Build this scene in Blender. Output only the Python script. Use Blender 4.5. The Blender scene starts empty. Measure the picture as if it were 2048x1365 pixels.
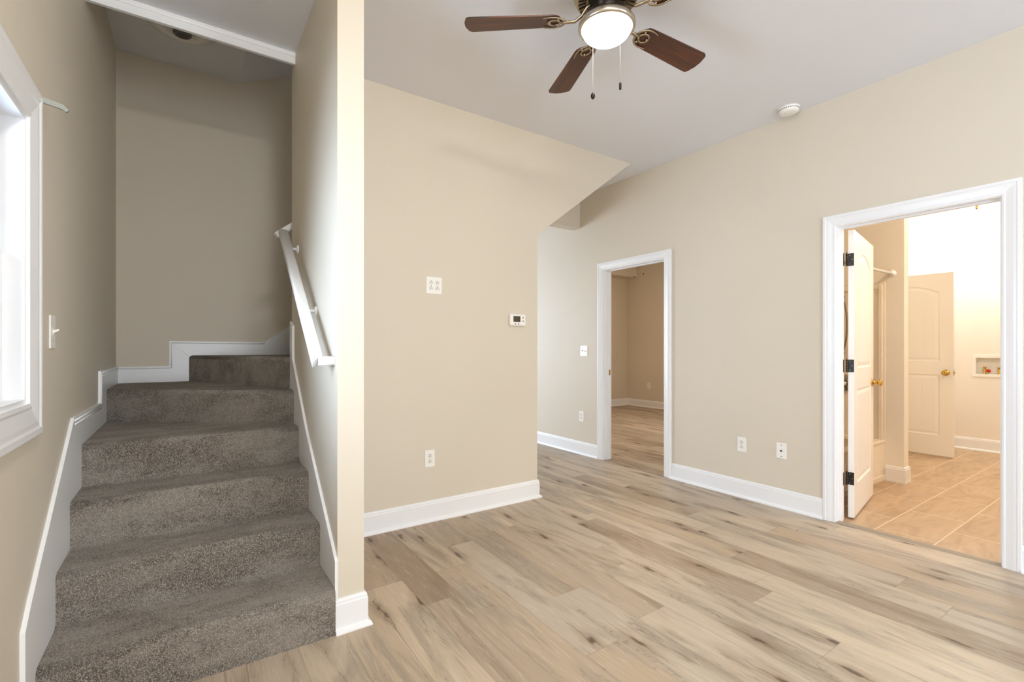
import bpy, bmesh, math, random
from mathutils import Vector, Matrix

C = bpy.context.scene.collection
S = bpy.context.scene
R = math.radians
PI = math.pi

# ------------------------------------------------------------------ camera, world, light, exposure
cam_d = bpy.data.cameras.new('camera')
cam_d.sensor_fit = 'HORIZONTAL'
cam_d.sensor_width = 36.0
cam_d.lens = 952.447 / 2048 * 36.0
cam_d.shift_y = 14.1 / 2048
cam_d.clip_start = 0.02
cam = bpy.data.objects.new('camera', cam_d)
C.objects.link(cam)
cam.location = (0, 0, 1.20)
cam.rotation_euler = (R(90), 0, -0.600268)
S.camera = cam

SKY_STRENGTH = 12.5
BLUE_SIDE = 25.0
world = bpy.data.worlds.new('daylight')
S.world = world
world.use_nodes = True
wn = world.node_tree
bg = wn.nodes['Background']
# overcast sky, clearer blue and brighter on the stair-window side
tc = wn.nodes.new('ShaderNodeTexCoord')
sx = wn.nodes.new('ShaderNodeSeparateXYZ')
wn.links.new(tc.outputs['Generated'], sx.inputs[0])
mr = wn.nodes.new('ShaderNodeMapRange')
mr.interpolation_type = 'SMOOTHSTEP'
mr.inputs[1].default_value, mr.inputs[2].default_value = -0.35, -0.75
wn.links.new(sx.outputs[0], mr.inputs[0])
cm = wn.nodes.new('ShaderNodeMix')
cm.data_type = 'RGBA'
cm.inputs[6].default_value = (SKY_STRENGTH * 0.86, SKY_STRENGTH * 0.94, SKY_STRENGTH * 1.03, 1)
cm.inputs[7].default_value = (BLUE_SIDE * 0.70, BLUE_SIDE * 0.88, BLUE_SIDE * 1.12, 1)
wn.links.new(mr.outputs[0], cm.inputs[0])
wn.links.new(cm.outputs[2], bg.inputs['Color'])
bg.inputs['Strength'].default_value = 1.0

S.view_settings.view_transform = 'Standard'
S.view_settings.look = 'None'
S.view_settings.gamma = 1.0
S.view_settings.exposure = 0.0
S.view_settings.use_curve_mapping = False
S.cycles.max_bounces = 12
S.cycles.diffuse_bounces = 8
S.cycles.glossy_bounces = 4
S.cycles.transparent_max_bounces = 8
S.cycles.sample_clamp_indirect = 6.0
S.cycles.caustics_reflective = False
S.cycles.caustics_refractive = False


def portal(loc, rot, sx, sy):
    """daylight sampling aid in a window opening (emits nothing of its own)"""
    l = bpy.data.lights.new('window_portal', 'AREA')
    l.shape = 'RECTANGLE'
    l.size, l.size_y = sx, sy
    l.cycles.is_portal = True
    o = bpy.data.objects.new('window_portal', l)
    o.location, o.rotation_euler = loc, rot
    C.objects.link(o)


FAN_GLOW = 13.0
ENTRY_FILL = 105.0
BATH_GLOW = 98.0
BATH_COL = (1.0, 1.0, 0.95)

# ------------------------------------------------------------------ dimensions (metres)
XL, XR = -0.40, 3.692          # left wall and right wall faces
YT, YT2 = 3.048, 3.12          # thermostat wall, front and back
YB = 4.27                      # back wall of the stair
H = 2.924                      # ceiling
XH, XH2 = 0.527, 0.639         # handrail wall, stair side and room side
YP = 2.074                     # end of the handrail wall
YREAR = -3.0
SK = 0.012                     # skirt board thickness
RISE = 0.191
HC = 2.78                     # hall ceiling


# ------------------------------------------------------------------ node helpers
def newmat(name):
    m = bpy.data.materials.new(name)
    m.use_nodes = True
    nt = m.node_tree
    return m, nt, nt.nodes['Principled BSDF']


def lin(c):
    def f(v):
        v /= 255.0
        return v / 12.92 if v <= 0.04045 else ((v + 0.055) / 1.055) ** 2.4
    return (f(c[0]), f(c[1]), f(c[2]), 1)


class NT:
    def __init__(self, nt):
        self.nt = nt

    def n(self, t, **kw):
        x = self.nt.nodes.new(t)
        for k, v in kw.items():
            setattr(x, k, v)
        return x

    def put(self, sock, v):
        if isinstance(v, bpy.types.NodeSocket):
            self.nt.links.new(v, sock)
        else:
            sock.default_value = v

    def m(self, op, a, b=0.0, c=None):
        x = self.n('ShaderNodeMath', operation=op)
        self.put(x.inputs[0], a)
        self.put(x.inputs[1], b)
        if c is not None:
            self.put(x.inputs[2], c)
        return x.outputs[0]

    def xyz(self, x, y, z):
        k = self.n('ShaderNodeCombineXYZ')
        for i, v in enumerate((x, y, z)):
            self.put(k.inputs[i], v)
        return k.outputs[0]

    def noise(self, vec, scale, detail=3, rough=0.5, dist=0.0):
        k = self.n('ShaderNodeTexNoise')
        self.put(k.inputs['Vector'], vec)
        k.inputs['Scale'].default_value = scale
        k.inputs['Detail'].default_value = detail
        k.inputs['Roughness'].default_value = rough
        k.inputs['Distortion'].default_value = dist
        return k.outputs[0]

    def white(self, vec):
        k = self.n('ShaderNodeTexWhiteNoise', noise_dimensions='3D')
        self.put(k.inputs['Vector'], vec)
        return k.outputs['Value'], k.outputs['Color']

    def ramp(self, v, stops):
        k = self.n('ShaderNodeValToRGB')
        self.put(k.inputs[0], v)
        e = k.color_ramp.elements
        while len(e) < len(stops):
            e.new(0.5)
        for el, (p, c) in zip(e, stops):
            el.position = p
            el.color = c if len(c) == 4 else (*c, 1)
        return k.outputs[0]

    def mix(self, f, a, b, mode='MIX'):
        k = self.n('ShaderNodeMix', data_type='RGBA', blend_type=mode)
        self.put(k.inputs[0], f)
        self.put(k.inputs[6], a)
        self.put(k.inputs[7], b)
        return k.outputs[2]

    def smooth(self, v, a, b):
        k = self.n('ShaderNodeMapRange', interpolation_type='SMOOTHSTEP')
        self.put(k.inputs[0], v)
        k.inputs[1].default_value = a
        k.inputs[2].default_value = b
        return k.outputs[0]

    def bump(self, h, strength, dist=0.01, normal=None):
        k = self.n('ShaderNodeBump')
        k.inputs['Strength'].default_value = strength
        k.inputs['Distance'].default_value = dist
        self.put(k.inputs['Height'], h)
        if normal is not None:
            self.put(k.inputs['Normal'], normal)
        return k.outputs[0]

    def coord(self):
        g = self.n('ShaderNodeNewGeometry')
        return g.outputs['Position']

    def objco(self):
        return self.n('ShaderNodeTexCoord').outputs['Object']

    def sep(self, v):
        k = self.n('ShaderNodeSeparateXYZ')
        self.put(k.inputs[0], v)
        return k.outputs


def paint(name, rgb, rough=0.55, bump=0.06, scale=160, var=0.03, spec=0.3):
    m, nt, b = newmat(name)
    t = NT(nt)
    p = t.coord()
    n1 = t.noise(p, 1.3, 2)
    c = lin(rgb)
    lo = tuple(x * (1 - var) for x in c[:3]) + (1,)
    hi = tuple(min(1, x * (1 + var)) for x in c[:3]) + (1,)
    nt.links.new(t.mix(n1, lo, hi), b.inputs['Base Color'])
    b.inputs['Roughness'].default_value = rough
    b.inputs['Specular IOR Level'].default_value = spec
    if bump:
        nt.links.new(t.bump(t.noise(p, scale, 3), bump, 0.004), b.inputs['Normal'])
    return m


def metal(name, rgb, rough, scale=60):
    m, nt, b = newmat(name)
    t = NT(nt)
    n1 = t.noise(t.objco(), scale, 3)
    b.inputs['Metallic'].default_value = 1.0
    c = lin(rgb)
    nt.links.new(t.mix(n1, tuple(x * 0.85 for x in c[:3]) + (1,), c), b.inputs['Base Color'])
    nt.links.new(t.m('MULTIPLY_ADD', n1, 0.12, rough - 0.06), b.inputs['Roughness'])
    return m


def glow(name, rgb, strength):
    m, nt, b = newmat(name)
    b.inputs['Base Color'].default_value = (0.9, 0.9, 0.88, 1)
    b.inputs['Roughness'].default_value = 0.3
    b.inputs['Emission Color'].default_value = (*rgb, 1)
    b.inputs['Emission Strength'].default_value = strength
    return m


def plank_floor(name):
    m, nt, b = newmat(name)
    t = NT(nt)
    x, y, z = t.sep(t.coord())
    W, L = 0.183, 1.22
    u = t.m('DIVIDE', t.m('ADD', x, 10.06), W)
    row = t.m('FLOOR', u)
    fu = t.m('FRACT', u)
    r0, _ = t.white(t.xyz(row, 3.7, 0.0))
    v = t.m('ADD', t.m('DIVIDE', y, L), t.m('MULTIPLY_ADD', r0, 0.999, 20.0))
    idx = t.m('FLOOR', v)
    fv = t.m('FRACT', v)
    rv, rc = t.white(t.xyz(row, idx, 5.0))
    ra, rb, rcc = t.sep(rc)
    # grain, one texture offset per plank
    off = t.m('MULTIPLY', rv, 37.0)
    fine = t.noise(t.xyz(t.m('MULTIPLY', x, 95.0), t.m('ADD', t.m('MULTIPLY', y, 6.0), off), off), 1.0, 4, 0.6, 0.8)
    broad = t.noise(t.xyz(t.m('MULTIPLY', x, 5.8), t.m('ADD', t.m('MULTIPLY', y, 0.85), off), off), 1.0, 3, 0.55, 1.6)
    streak = t.noise(t.xyz(t.m('MULTIPLY', x, 11.0), t.m('ADD', t.m('MULTIPLY', y, 1.1), off), t.m('ADD', off, 9.0)), 1.0, 4, 0.62, 1.2)
    base = t.ramp(rv, [(0.0, lin((156, 136, 115))), (0.25, lin((194, 178, 157))), (0.5, lin((179, 165, 147))),
                       (0.75, lin((203, 186, 162))), (1.0, lin((167, 146, 122)))])
    col = t.mix(t.m('MULTIPLY', t.smooth(broad, 0.42, 0.70), 0.68), base, t.mix(ra, lin((134, 114, 94)), lin((150, 139, 126))))
    col = t.mix(t.m('MULTIPLY', t.smooth(fine, 0.50, 0.78), 0.28), col, lin((140, 118, 96)))
    col = t.mix(t.m('MULTIPLY', t.smooth(fine, 0.46, 0.28), 0.30), col, lin((224, 212, 194)))
    # dark cracks along the grain
    crack = t.m('MULTIPLY', t.smooth(t.m('ABSOLUTE', t.m('SUBTRACT', streak, 0.5)), 0.010, 0.0), t.smooth(broad, 0.44, 0.56))
    col = t.mix(t.m('MULTIPLY', crack, 0.42), col, lin((96, 78, 62)))
    # knots
    vor = t.n('ShaderNodeTexVoronoi', feature='F1', voronoi_dimensions='2D')
    warp = t.m('MULTIPLY', t.m('SUBTRACT', t.noise(t.xyz(t.m('MULTIPLY', x, 30.0), t.m('MULTIPLY', y, 12.0), off), 1.0, 3), 0.5), 0.22)
    t.put(vor.inputs['Vector'], t.xyz(t.m('ADD', t.m('MULTIPLY', x, 5.46), warp), t.m('ADD', t.m('ADD', t.m('MULTIPLY', y, 1.7), off), warp), 0.0))
    vor.inputs['Scale'].default_value = 1.0
    kn, _ = t.white(vor.outputs['Position'])
    has = t.m('GREATER_THAN', kn, 0.45)
    kd = vor.outputs['Distance']
    core = t.m('MULTIPLY', t.smooth(kd, 0.095, 0.03), has)
    halo = t.m('MULTIPLY', t.smooth(kd, 0.30, 0.04), has)
    col = t.mix(t.m('MULTIPLY', halo, 0.5), col, lin((138, 112, 88)))
    col = t.mix(t.m('MULTIPLY', core, 0.8), col, lin((72, 56, 44)))
    kx, ky, kz = t.sep(vor.outputs['Position'])
    lx = t.m('ABSOLUTE', t.m('SUBTRACT', t.m('ADD', t.m('MULTIPLY', x, 5.46), warp), kx))
    line = t.m('MULTIPLY', t.m('MULTIPLY', t.smooth(lx, 0.022, 0.004), t.smooth(kd, 0.42, 0.12)), has)
    col = t.mix(t.m('MULTIPLY', line, 0.55), col, lin((92, 74, 60)))
    # seams
    du = t.m('MULTIPLY', t.m('MINIMUM', fu, t.m('SUBTRACT', 1.0, fu)), W)
    dv = t.m('MULTIPLY', t.m('MINIMUM', fv, t.m('SUBTRACT', 1.0, fv)), L)
    d = t.m('MINIMUM', du, dv)
    seam = t.smooth(d, 0.0022, 0.0004)
    col = t.mix(t.m('MULTIPLY', seam, 0.4), col, lin((112, 92, 74)))
    nt.links.new(col, b.inputs['Base Color'])
    nt.links.new(t.m('MULTIPLY_ADD', fine, 0.22, 0.34), b.inputs['Roughness'])
    b.inputs['Specular IOR Level'].default_value = 0.35
    hgt = t.m('SUBTRACT', t.m('MULTIPLY', fine, 0.25), seam)
    nt.links.new(t.bump(hgt, 0.25, 0.002), b.inputs['Normal'])
    return m


def tile_floor(name):
    m, nt, b = newmat(name)
    t = NT(nt)
    x, y, z = t.sep(t.coord())
    W, L = 0.305, 0.61
    v = t.m('DIVIDE', t.m('ADD', y, 10.0 * W - 0.94 + W), W)
    row = t.m('FLOOR', v)
    fv = t.m('FRACT', v)
    u = t.m('ADD', t.m('DIVIDE', t.m('SUBTRACT', x, 4.73), L), t.m('MULTIPLY_ADD', t.m('MODULO', row, 2.0), 0.5, 20.0))
    fu = t.m('FRACT', u)
    rv, rc = t.white(t.xyz(row, t.m('FLOOR', u), 2.0))
    off = t.m('MULTIPLY', rv, 23.0)
    n1 = t.noise(t.xyz(t.m('MULTIPLY', x, 2.4), t.m('ADD', t.m('MULTIPLY', y, 9.0), off), off), 1.0, 5, 0.6, 1.4)
    n2 = t.noise(t.xyz(x, y, off), 60.0, 3)
    col = t.ramp(n1, [(0.3, lin((160, 132, 102))), (0.5, lin((182, 154, 122))), (0.68, lin((196, 170, 138)))])
    col = t.mix(t.m('MULTIPLY', n2, 0.25), col, lin((170, 142, 112)))
    du = t.m('MULTIPLY', t.m('MINIMUM', fu, t.m('SUBTRACT', 1.0, fu)), L)
    dv = t.m('MULTIPLY', t.m('MINIMUM', fv, t.m('SUBTRACT', 1.0, fv)), W)
    g = t.smooth(t.m('MINIMUM', du, dv), 0.0042, 0.0026)
    col = t.mix(g, col, lin((222, 200, 172)))
    nt.links.new(col, b.inputs['Base Color'])
    b.inputs['Roughness'].default_value = 0.38
    nt.links.new(t.bump(t.m('SUBTRACT', 1.0, g), 0.4, 0.002), b.inputs['Normal'])
    return m


def carpet(name):
    m, nt, b = newmat(name)
    t = NT(nt)
    p = t.coord()
    wv = t.noise(p, 90.0, 2)
    pw = t.n('ShaderNodeVectorMath', operation='ADD')
    t.put(pw.inputs[0], p)
    nz = t.n('ShaderNodeTexNoise')
    t.put(nz.inputs['Vector'], p)
    nz.inputs['Scale'].default_value = 120.0
    sc = t.n('ShaderNodeVectorMath', operation='SCALE')
    t.put(sc.inputs[0], nz.outputs['Color'])
    sc.inputs['Scale'].default_value = 0.006
    t.put(pw.inputs[1], sc.outputs[0])
    tuft = t.n('ShaderNodeTexVoronoi', feature='F1')
    t.put(tuft.inputs['Vector'], pw.outputs[0])
    tuft.inputs['Scale'].default_value = 290.0
    d = tuft.outputs['Distance']
    rv, _ = t.white(tuft.outputs['Position'])
    px_, py_, pz_ = t.sep(p)
    nap = t.noise(t.xyz(t.m('MULTIPLY', px_, 2.6), t.m('MULTIPLY', py_, 7.0), t.m('MULTIPLY', pz_, 7.0)), 1.0, 5, 0.62, 0.6)
    spot = t.noise(p, 38.0, 3, 0.6)
    col = t.ramp(rv, [(0.0, lin((92, 81, 70))), (0.3, lin((134, 121, 107))), (0.65, lin((166, 152, 136))), (1.0, lin((204, 191, 174)))])
    col = t.mix(t.m('MULTIPLY', t.smooth(d, 0.3, 0.75), 0.88), col, lin((48, 39, 32)))
    k = t.m('ADD', t.m('MULTIPLY', t.smooth(nap, 0.36, 0.64), 0.75), t.m('MULTIPLY', t.smooth(spot, 0.3, 0.7), 0.25))
    col = t.mix(t.m('MULTIPLY', k, 0.42), col, lin((200, 192, 180)))
    nt.links.new(col, b.inputs['Base Color'])
    b.inputs['Roughness'].default_value = 0.95
    b.inputs['Specular IOR Level'].default_value = 0.1
    b.inputs['Sheen Weight'].default_value = 0.25
    b.inputs['Sheen Roughness'].default_value = 0.6
    h = t.m('ADD', t.m('SUBTRACT', 1.0, d), t.m('MULTIPLY', rv, 0.5))
    nt.links.new(t.bump(h, 0.9, 0.006), b.inputs['Normal'])
    return m


def walnut(name):
    m, nt, b = newmat(name)
    t = NT(nt)
    x, y, z = t.sep(t.objco())
    n1 = t.noise(t.xyz(t.m('MULTIPLY', x, 3.0), t.m('MULTIPLY', y, 55.0), z), 1.0, 4, 0.6, 1.0)
    col = t.ramp(n1, [(0.3, lin((44, 20, 8))), (0.5, lin((76, 37, 15))), (0.72, lin((98, 50, 22)))])
    nt.links.new(col, b.inputs['Base Color'])
    b.inputs['Roughness'].default_value = 0.38
    return m


def pane_glass(name):
    m = bpy.data.materials.new(name)
    m.use_nodes = True
    nt = m.node_tree
    nt.nodes.clear()
    o = nt.nodes.new('ShaderNodeOutputMaterial')
    tr = nt.nodes.new('ShaderNodeBsdfTransparent')
    gl = nt.nodes.new('ShaderNodeBsdfGlossy')
    gl.inputs['Roughness'].default_value = 0.02
    fr = nt.nodes.new('ShaderNodeFresnel')
    fr.inputs['IOR'].default_value = 1.45
    mx = nt.nodes.new('ShaderNodeMixShader')
    nt.links.new(fr.outputs[0], mx.inputs[0])
    nt.links.new(tr.outputs[0], mx.inputs[1])
    nt.links.new(gl.outputs[0], mx.inputs[2])
    nt.links.new(mx.outputs[0], o.inputs['Surface'])
    return m


M = dict(
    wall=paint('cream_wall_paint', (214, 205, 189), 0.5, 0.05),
    ceil=paint('ceiling_paint', (226, 228, 234), 0.75, 0.05, var=0.015),
    trim=paint('white_trim_gloss', (236, 237, 239), 0.28, 0.02, 60, 0.01, 0.45),
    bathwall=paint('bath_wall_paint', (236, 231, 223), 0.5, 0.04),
    door=paint('white_door_paint', (242, 239, 234), 0.35, 0.03, 90, 0.01, 0.4),
    acrylic=paint('white_tub_acrylic', (238, 228, 214), 0.2, 0.0, var=0.01, spec=0.5),
    plastic=paint('white_plate_plastic', (240, 238, 233), 0.3, 0.0, var=0.01, spec=0.5),
    offplastic=paint('receptacle_plastic', (228, 226, 220), 0.35, 0.0, var=0.01, spec=0.5),
    black=paint('dark_slot', (26, 24, 22), 0.6, 0.0),
    lcd=paint('thermostat_screen', (62, 56, 40), 0.2, 0.0, spec=0.6),
    grey=paint('grey_buttons', (110, 108, 106), 0.5, 0.0),
    nickel=metal('brushed_nickel', (196, 186, 172), 0.3),
    bronze=metal('antique_pewter', (176, 160, 134), 0.34),
    darkmetal=metal('dark_motor_metal', (58, 50, 46), 0.4),
    brass=metal('polished_brass', (214, 176, 96), 0.18),
    chrome=metal('chrome', (200, 198, 196), 0.15),
    zinc=metal('zinc_bracket', (170, 176, 172), 0.35),
    blackmetal=paint('black_hinge_metal', (20, 17, 16), 0.35, 0.0, spec=0.5),
    red=paint('red_valve_handle', (190, 34, 22), 0.4, 0.0),
    blue=paint('dark_blue_valve_handle', (40, 44, 66), 0.4, 0.0),
    strip=paint('grey_vinyl_strip', (150, 138, 122), 0.45, 0.05, 120, 0.1),
    floor=plank_floor('oak_look_vinyl_planks'),
    tile=tile_floor('tan_stone_tiles'),
    carpet=carpet('taupe_cut_pile_carpet'),
    walnut=walnut('walnut_blade_veneer'),
    glass=pane_glass('window_glass'),
    fanglow=glow('lit_frosted_glass', (1.0, 0.95, 0.86), FAN_GLOW),
    bathglow=glow('lit_bath_glass', BATH_COL, BATH_GLOW),
    entryfill=glow('entry_fill_glow', (1.0, 0.96, 0.90), ENTRY_FILL),
    bathfill=glow('bath_fill_glow', (1.0, 0.84, 0.64), 112.0),
    bedfill=glow('bedroom_fill_glow', (1.0, 0.72, 0.45), 190.0),  # unseen bowl glow, added to warm and brighten the bedroom
    frost=paint('frosted_glass_unlit', (225, 222, 214), 0.25, 0.0, spec=0.5),
    hose=metal('hose_metal', (150, 140, 128), 0.3),
    joint=paint('dark_joint', (92, 80, 70), 0.8, 0.0),
)


# ------------------------------------------------------------------ mesh helpers
class MB:
    def __init__(self):
        self.bm = bmesh.new()

    def box(self, x0, x1, y0, y1, z0, z1, bevel=0.0, seg=2):
        r = bmesh.ops.create_cube(self.bm, size=1.0)
        vs = r['verts']
        for v in vs:
            v.co = Vector(((x0 + x1) / 2 + v.co.x * (x1 - x0), (y0 + y1) / 2 + v.co.y * (y1 - y0), (z0 + z1) / 2 + v.co.z * (z1 - z0)))
        if bevel:
            es = list({e for v in vs for e in v.link_edges})
            bmesh.ops.bevel(self.bm, geom=es, offset=bevel, segments=seg, profile=0.5, affect='EDGES')
        return self

    def prism(self, pts, depth_vec):
        """solid: polygon (3-D points) swept by depth_vec"""
        d = Vector(depth_vec)
        a = [self.bm.verts.new(p) for p in pts]
        b = [self.bm.verts.new(Vector(p) + d) for p in pts]
        n = len(pts)
        fs = [self.bm.faces.new(a), self.bm.faces.new(b[::-1])]
        for i in range(n):
            j = (i + 1) % n
            fs.append(self.bm.faces.new((a[j], a[i], b[i], b[j])))
        bmesh.ops.recalc_face_normals(self.bm, faces=fs)
        return self

    def sweep(self, path, profile, closed=False, up=Vector((0, 0, 1)), caps=True):
        """sweep a profile [(out, z)] along a horizontal polyline; 'out' is to the left of travel"""
        n = len(path)
        rings = []
        P = [Vector(p) for p in path]
        for i in range(n):
            if closed:
                d0 = (P[i] - P[i - 1]).normalized()
                d1 = (P[(i + 1) % n] - P[i]).normalized()
            else:
                d0 = (P[i] - P[i - 1]).normalized() if i else (P[1] - P[0]).normalized()
                d1 = (P[i + 1] - P[i]).normalized() if i < n - 1 else d0
            n0, n1 = up.cross(d0), up.cross(d1)
            k = (n0 + n1)
            k = k / max(0.2, k.dot(n0))
            rings.append([self.bm.verts.new(P[i] + k * o + up * z) for o, z in profile])
        m = len(profile)
        fs = []
        for i in range(n if closed else n - 1):
            a, b = rings[i], rings[(i + 1) % n]
            for j in range(m):
                q = (j + 1) % m
                fs.append(self.bm.faces.new((a[j], a[q], b[q], b[j])))
        if not closed and caps:
            fs.append(self.bm.faces.new(rings[0]))
            fs.append(self.bm.faces.new(rings[-1][::-1]))
        bmesh.ops.recalc_face_normals(self.bm, faces=fs)
        return self

    def tube(self, pts, r, seg=12, r2=None, flat=1.0, caps=True):
        P = [Vector(p) for p in pts]
        n = len(P)
        rings = []
        t0 = (P[1] - P[0]).normalized()
        ref = Vector((0, 0, 1)) if abs(t0.z) < 0.9 else Vector((1, 0, 0))
        nrm = t0.cross(ref).normalized()
        for i in range(n):
            if i == 0:
                t = t0
            elif i == n - 1:
                t = (P[i] - P[i - 1]).normalized()
            else:
                t = ((P[i + 1] - P[i]).normalized() + (P[i] - P[i - 1]).normalized()).normalized()
            nrm = (nrm - t * nrm.dot(t)).normalized()
            bn = t.cross(nrm)
            rr = r if r2 is None else r + (r2 - r) * i / (n - 1)
            rings.append([self.bm.verts.new(P[i] + nrm * math.cos(a) * rr + bn * math.sin(a) * rr * flat)
                          for a in [2 * PI * k / seg for k in range(seg)]])
        fs = []
        for i in range(n - 1):
            for k in range(seg):
                q = (k + 1) % seg
                fs.append(self.bm.faces.new((rings[i][k], rings[i][q], rings[i + 1][q], rings[i + 1][k])))
        if caps:
            fs.append(self.bm.faces.new(rings[0][::-1]))
            fs.append(self.bm.faces.new(rings[-1]))
        for f in fs[:(n - 1) * seg]:
            f.smooth = True
        bmesh.ops.recalc_face_normals(self.bm, faces=fs)
        return self

    def lathe(self, prof, origin=(0, 0, 0), axis=(0, 0, 1), seg=40, smooth=True):
        """prof: [(radius, height)] around axis through origin"""
        ax = Vector(axis).normalized()
        q = Vector((0, 0, 1)).rotation_difference(ax)
        o = Vector(origin)
        rings = []
        for r, z in prof:
            if r < 1e-6:
                rings.append([self.bm.verts.new(o + q @ Vector((0, 0, z)))])
            else:
                rings.append([self.bm.verts.new(o + q @ Vector((r * math.cos(2 * PI * k / seg), r * math.sin(2 * PI * k / seg), z))) for k in range(seg)])
        fs = []
        for a, b in zip(rings, rings[1:]):
            for k in range(seg):
                p = (k + 1) % seg
                if len(a) == 1 and len(b) == 1:
                    continue
                if len(a) == 1:
                    fs.append(self.bm.faces.new((a[0], b[p], b[k])))
                elif len(b) == 1:
                    fs.append(self.bm.faces.new((a[k], a[p], b[0])))
                else:
                    fs.append(self.bm.faces.new((a[k], a[p], b[p], b[k])))
        for f in fs:
            f.smooth = smooth
        bmesh.ops.recalc_face_normals(self.bm, faces=fs)
        return self

    def xform(self, mat):
        bmesh.ops.transform(self.bm, matrix=mat, verts=self.bm.verts)
        return self

    def build(self, name, mat, parent=None, local=False, autosmooth=False):
        if parent is not None and not local:
            o = Vector((0, 0, 0))
            p = parent
            while p is not None:
                o += p.location
                p = p.parent
            bmesh.ops.translate(self.bm, verts=self.bm.verts, vec=-o)
        me = bpy.data.meshes.new(name)
        self.bm.to_mesh(me)
        self.bm.free()
        me.materials.append(M[mat] if isinstance(mat, str) else mat)
        ob = bpy.data.objects.new(name, me)
        C.objects.link(ob)
        if parent is not None:
            ob.parent = parent
        return ob


def tag(o, label=None, cat=None, group=None, kind=None):
    if label:
        o['label'] = label
    if cat:
        o['category'] = cat
    if group:
        o['group'] = group
    if kind:
        o['kind'] = kind
    return o


def thing(name, label, cat, loc=(0, 0, 0), rot=(0, 0, 0), group=None, kind=None):
    o = bpy.data.objects.new(name, None)
    o.empty_display_size = 0.1
    C.objects.link(o)
    o.location, o.rotation_euler = loc, rot
    return tag(o, label, cat, group, kind)


def struct(name, mb, mat, label=None, cat=None):
    return tag(mb.build(name, mat), label, cat, None, 'structure')


def copy_tree(o, parent=None):
    c = o.copy()
    C.objects.link(c)
    if parent is not None:
        c.parent = parent
    for ch in list(o.children):
        copy_tree(ch, c)
    return c


# ------------------------------------------------------------------ setting: floors
struct('floor', MB().box(-0.55, XR + 0.06, YREAR - 0.15, 9.2, -0.1, 0.0), 'floor', 'grey beige oak look plank floor of the empty living room', 'floor')
struct('floor_bedroom', MB().box(XR + 0.06, 7.85, 2.46, 7.1, -0.1, 0.0), 'floor', 'oak look plank floor inside the dim bedroom', 'floor')
struct('floor_bathroom', MB().box(XR + 0.06, 7.80, -1.2, 2.46, -0.1, 0.0), 'tile', 'tan rectangular tile floor of the lit bathroom', 'floor')
D2a, D2b = 0.640, 1.440        # clear bathroom doorway
D1a, D1b = 2.872, 3.655        # clear bedroom doorway
DH = 2.032
struct('trim_threshold', MB().prism([(XR - 0.012, D2a - 0.01, 0), (XR + 0.045, D2a - 0.01, 0), (XR + 0.038, D2a - 0.01, 0.006), (XR + 0.0, D2a - 0.01, 0.006)], (0, D2b - D2a + 0.02, 0)),
       'strip', 'grey transition strip across the bathroom doorway', 'threshold')

# ------------------------------------------------------------------ setting: walls
WY0, WY1, WZ0, WZ1 = 1.45, 2.012, 1.032, 1.90   # window opening in the left wall
mb = MB()
x0, x1 = XL - 0.15, XL
ya, yb_ = YREAR - 0.15, YB + 0.11
mb.box(x0, x1, ya, WY0, 0, 4.9)
mb.box(x0, x1, WY1, yb_, 0, 4.9)
mb.box(x0, x1, WY0, WY1, 0, WZ0)
mb.box(x0, x1, WY0, WY1, WZ1, 4.9)
struct('wall_left', mb, 'wall', 'cream wall with the window beside the stairs', 'wall')

# rear wall behind the camera with two unseen openings added and sized to let daylight in
RW = [(-0.30, 0.75), (2.55, 3.45)]
mb = MB()
mb.box(XL, RW[0][0], YREAR - 0.15, YREAR, 0, H + 0.2)
mb.box(RW[0][1], RW[1][0], YREAR - 0.15, YREAR, 0, H + 0.2)
mb.box(RW[1][1], XR, YREAR - 0.15, YREAR, 0, H + 0.2)
for a, b in RW:
    mb.box(a, b, YREAR - 0.15, YREAR, 0, 0.45)
    mb.box(a, b, YREAR - 0.15, YREAR, 2.3, H + 0.2)
    portal(((a + b) / 2, YREAR - 0.14, 1.375), (R(90), 0, 0), b - a, 1.85)
struct('wall_rear', mb, 'wall', 'unseen cream rear wall with two openings added for daylight', 'wall')
portal((XL - 0.13, (WY0 + WY1) / 2, (WZ0 + WZ1) / 2), (0, R(-90), 0), WZ1 - WZ0, WY1 - WY0)

# right wall with two doorways
mb = MB()
x0, x1 = XR, XR + 0.11
JT = 0.012
for a, b in ((YREAR - 0.15, D2a - JT), (D2b + JT, D1a - JT), (D1b + JT, 9.2)):
    mb.box(x0, x1, a, b, 0, 3.1)
for a, b in ((D2a, D2b), (D1a, D1b)):
    mb.box(x0, x1, a - JT, b + JT, DH + JT, 3.1)
struct('wall_right', mb, 'wall', 'long cream wall holding both doorways', 'wall')

# thermostat wall: cut off along the slope of the upper stair flight
mb = MB()
mb.prism([(XH, YT, 0), (2.332, YT, 0), (2.335, YT, 2.112), (3.428, YT, H), (3.428, YT, 4.9), (XH, YT, 4.9)], (0, YT2 - YT, 0))
struct('wall_back', mb, 'wall', 'cream wall carrying the thermostat, its top corner cut on a slope', 'wall')

# handrail wall
struct('wall_stair', MB().box(XH, XH2, YP, YT, 0, H + 0.05), 'wall', 'narrow cream wall end between stairs and room', 'wall')

# closed space under the upper flight, soffit and header
mb = MB()
mb.box(2.22, 2.332, YT2, YB, 0, 2.10)
struct('wall_closet', mb, 'wall')
mb = MB()
mb.prism([(2.22, YT2, 2.027), (2.335, YT2, 2.112), (3.428, YT2, H), (3.428, YT2, H + 0.05), (2.22, YT2, 2.077)], (0, YB - YT2, 0))
struct('ceiling_soffit', mb, 'wall')
struct('wall_header', MB().box(2.75, XR, 4.025, 4.14, 2.558, H + 0.1), 'wall', 'short cream drop wall above the hall opening', 'wall')

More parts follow.
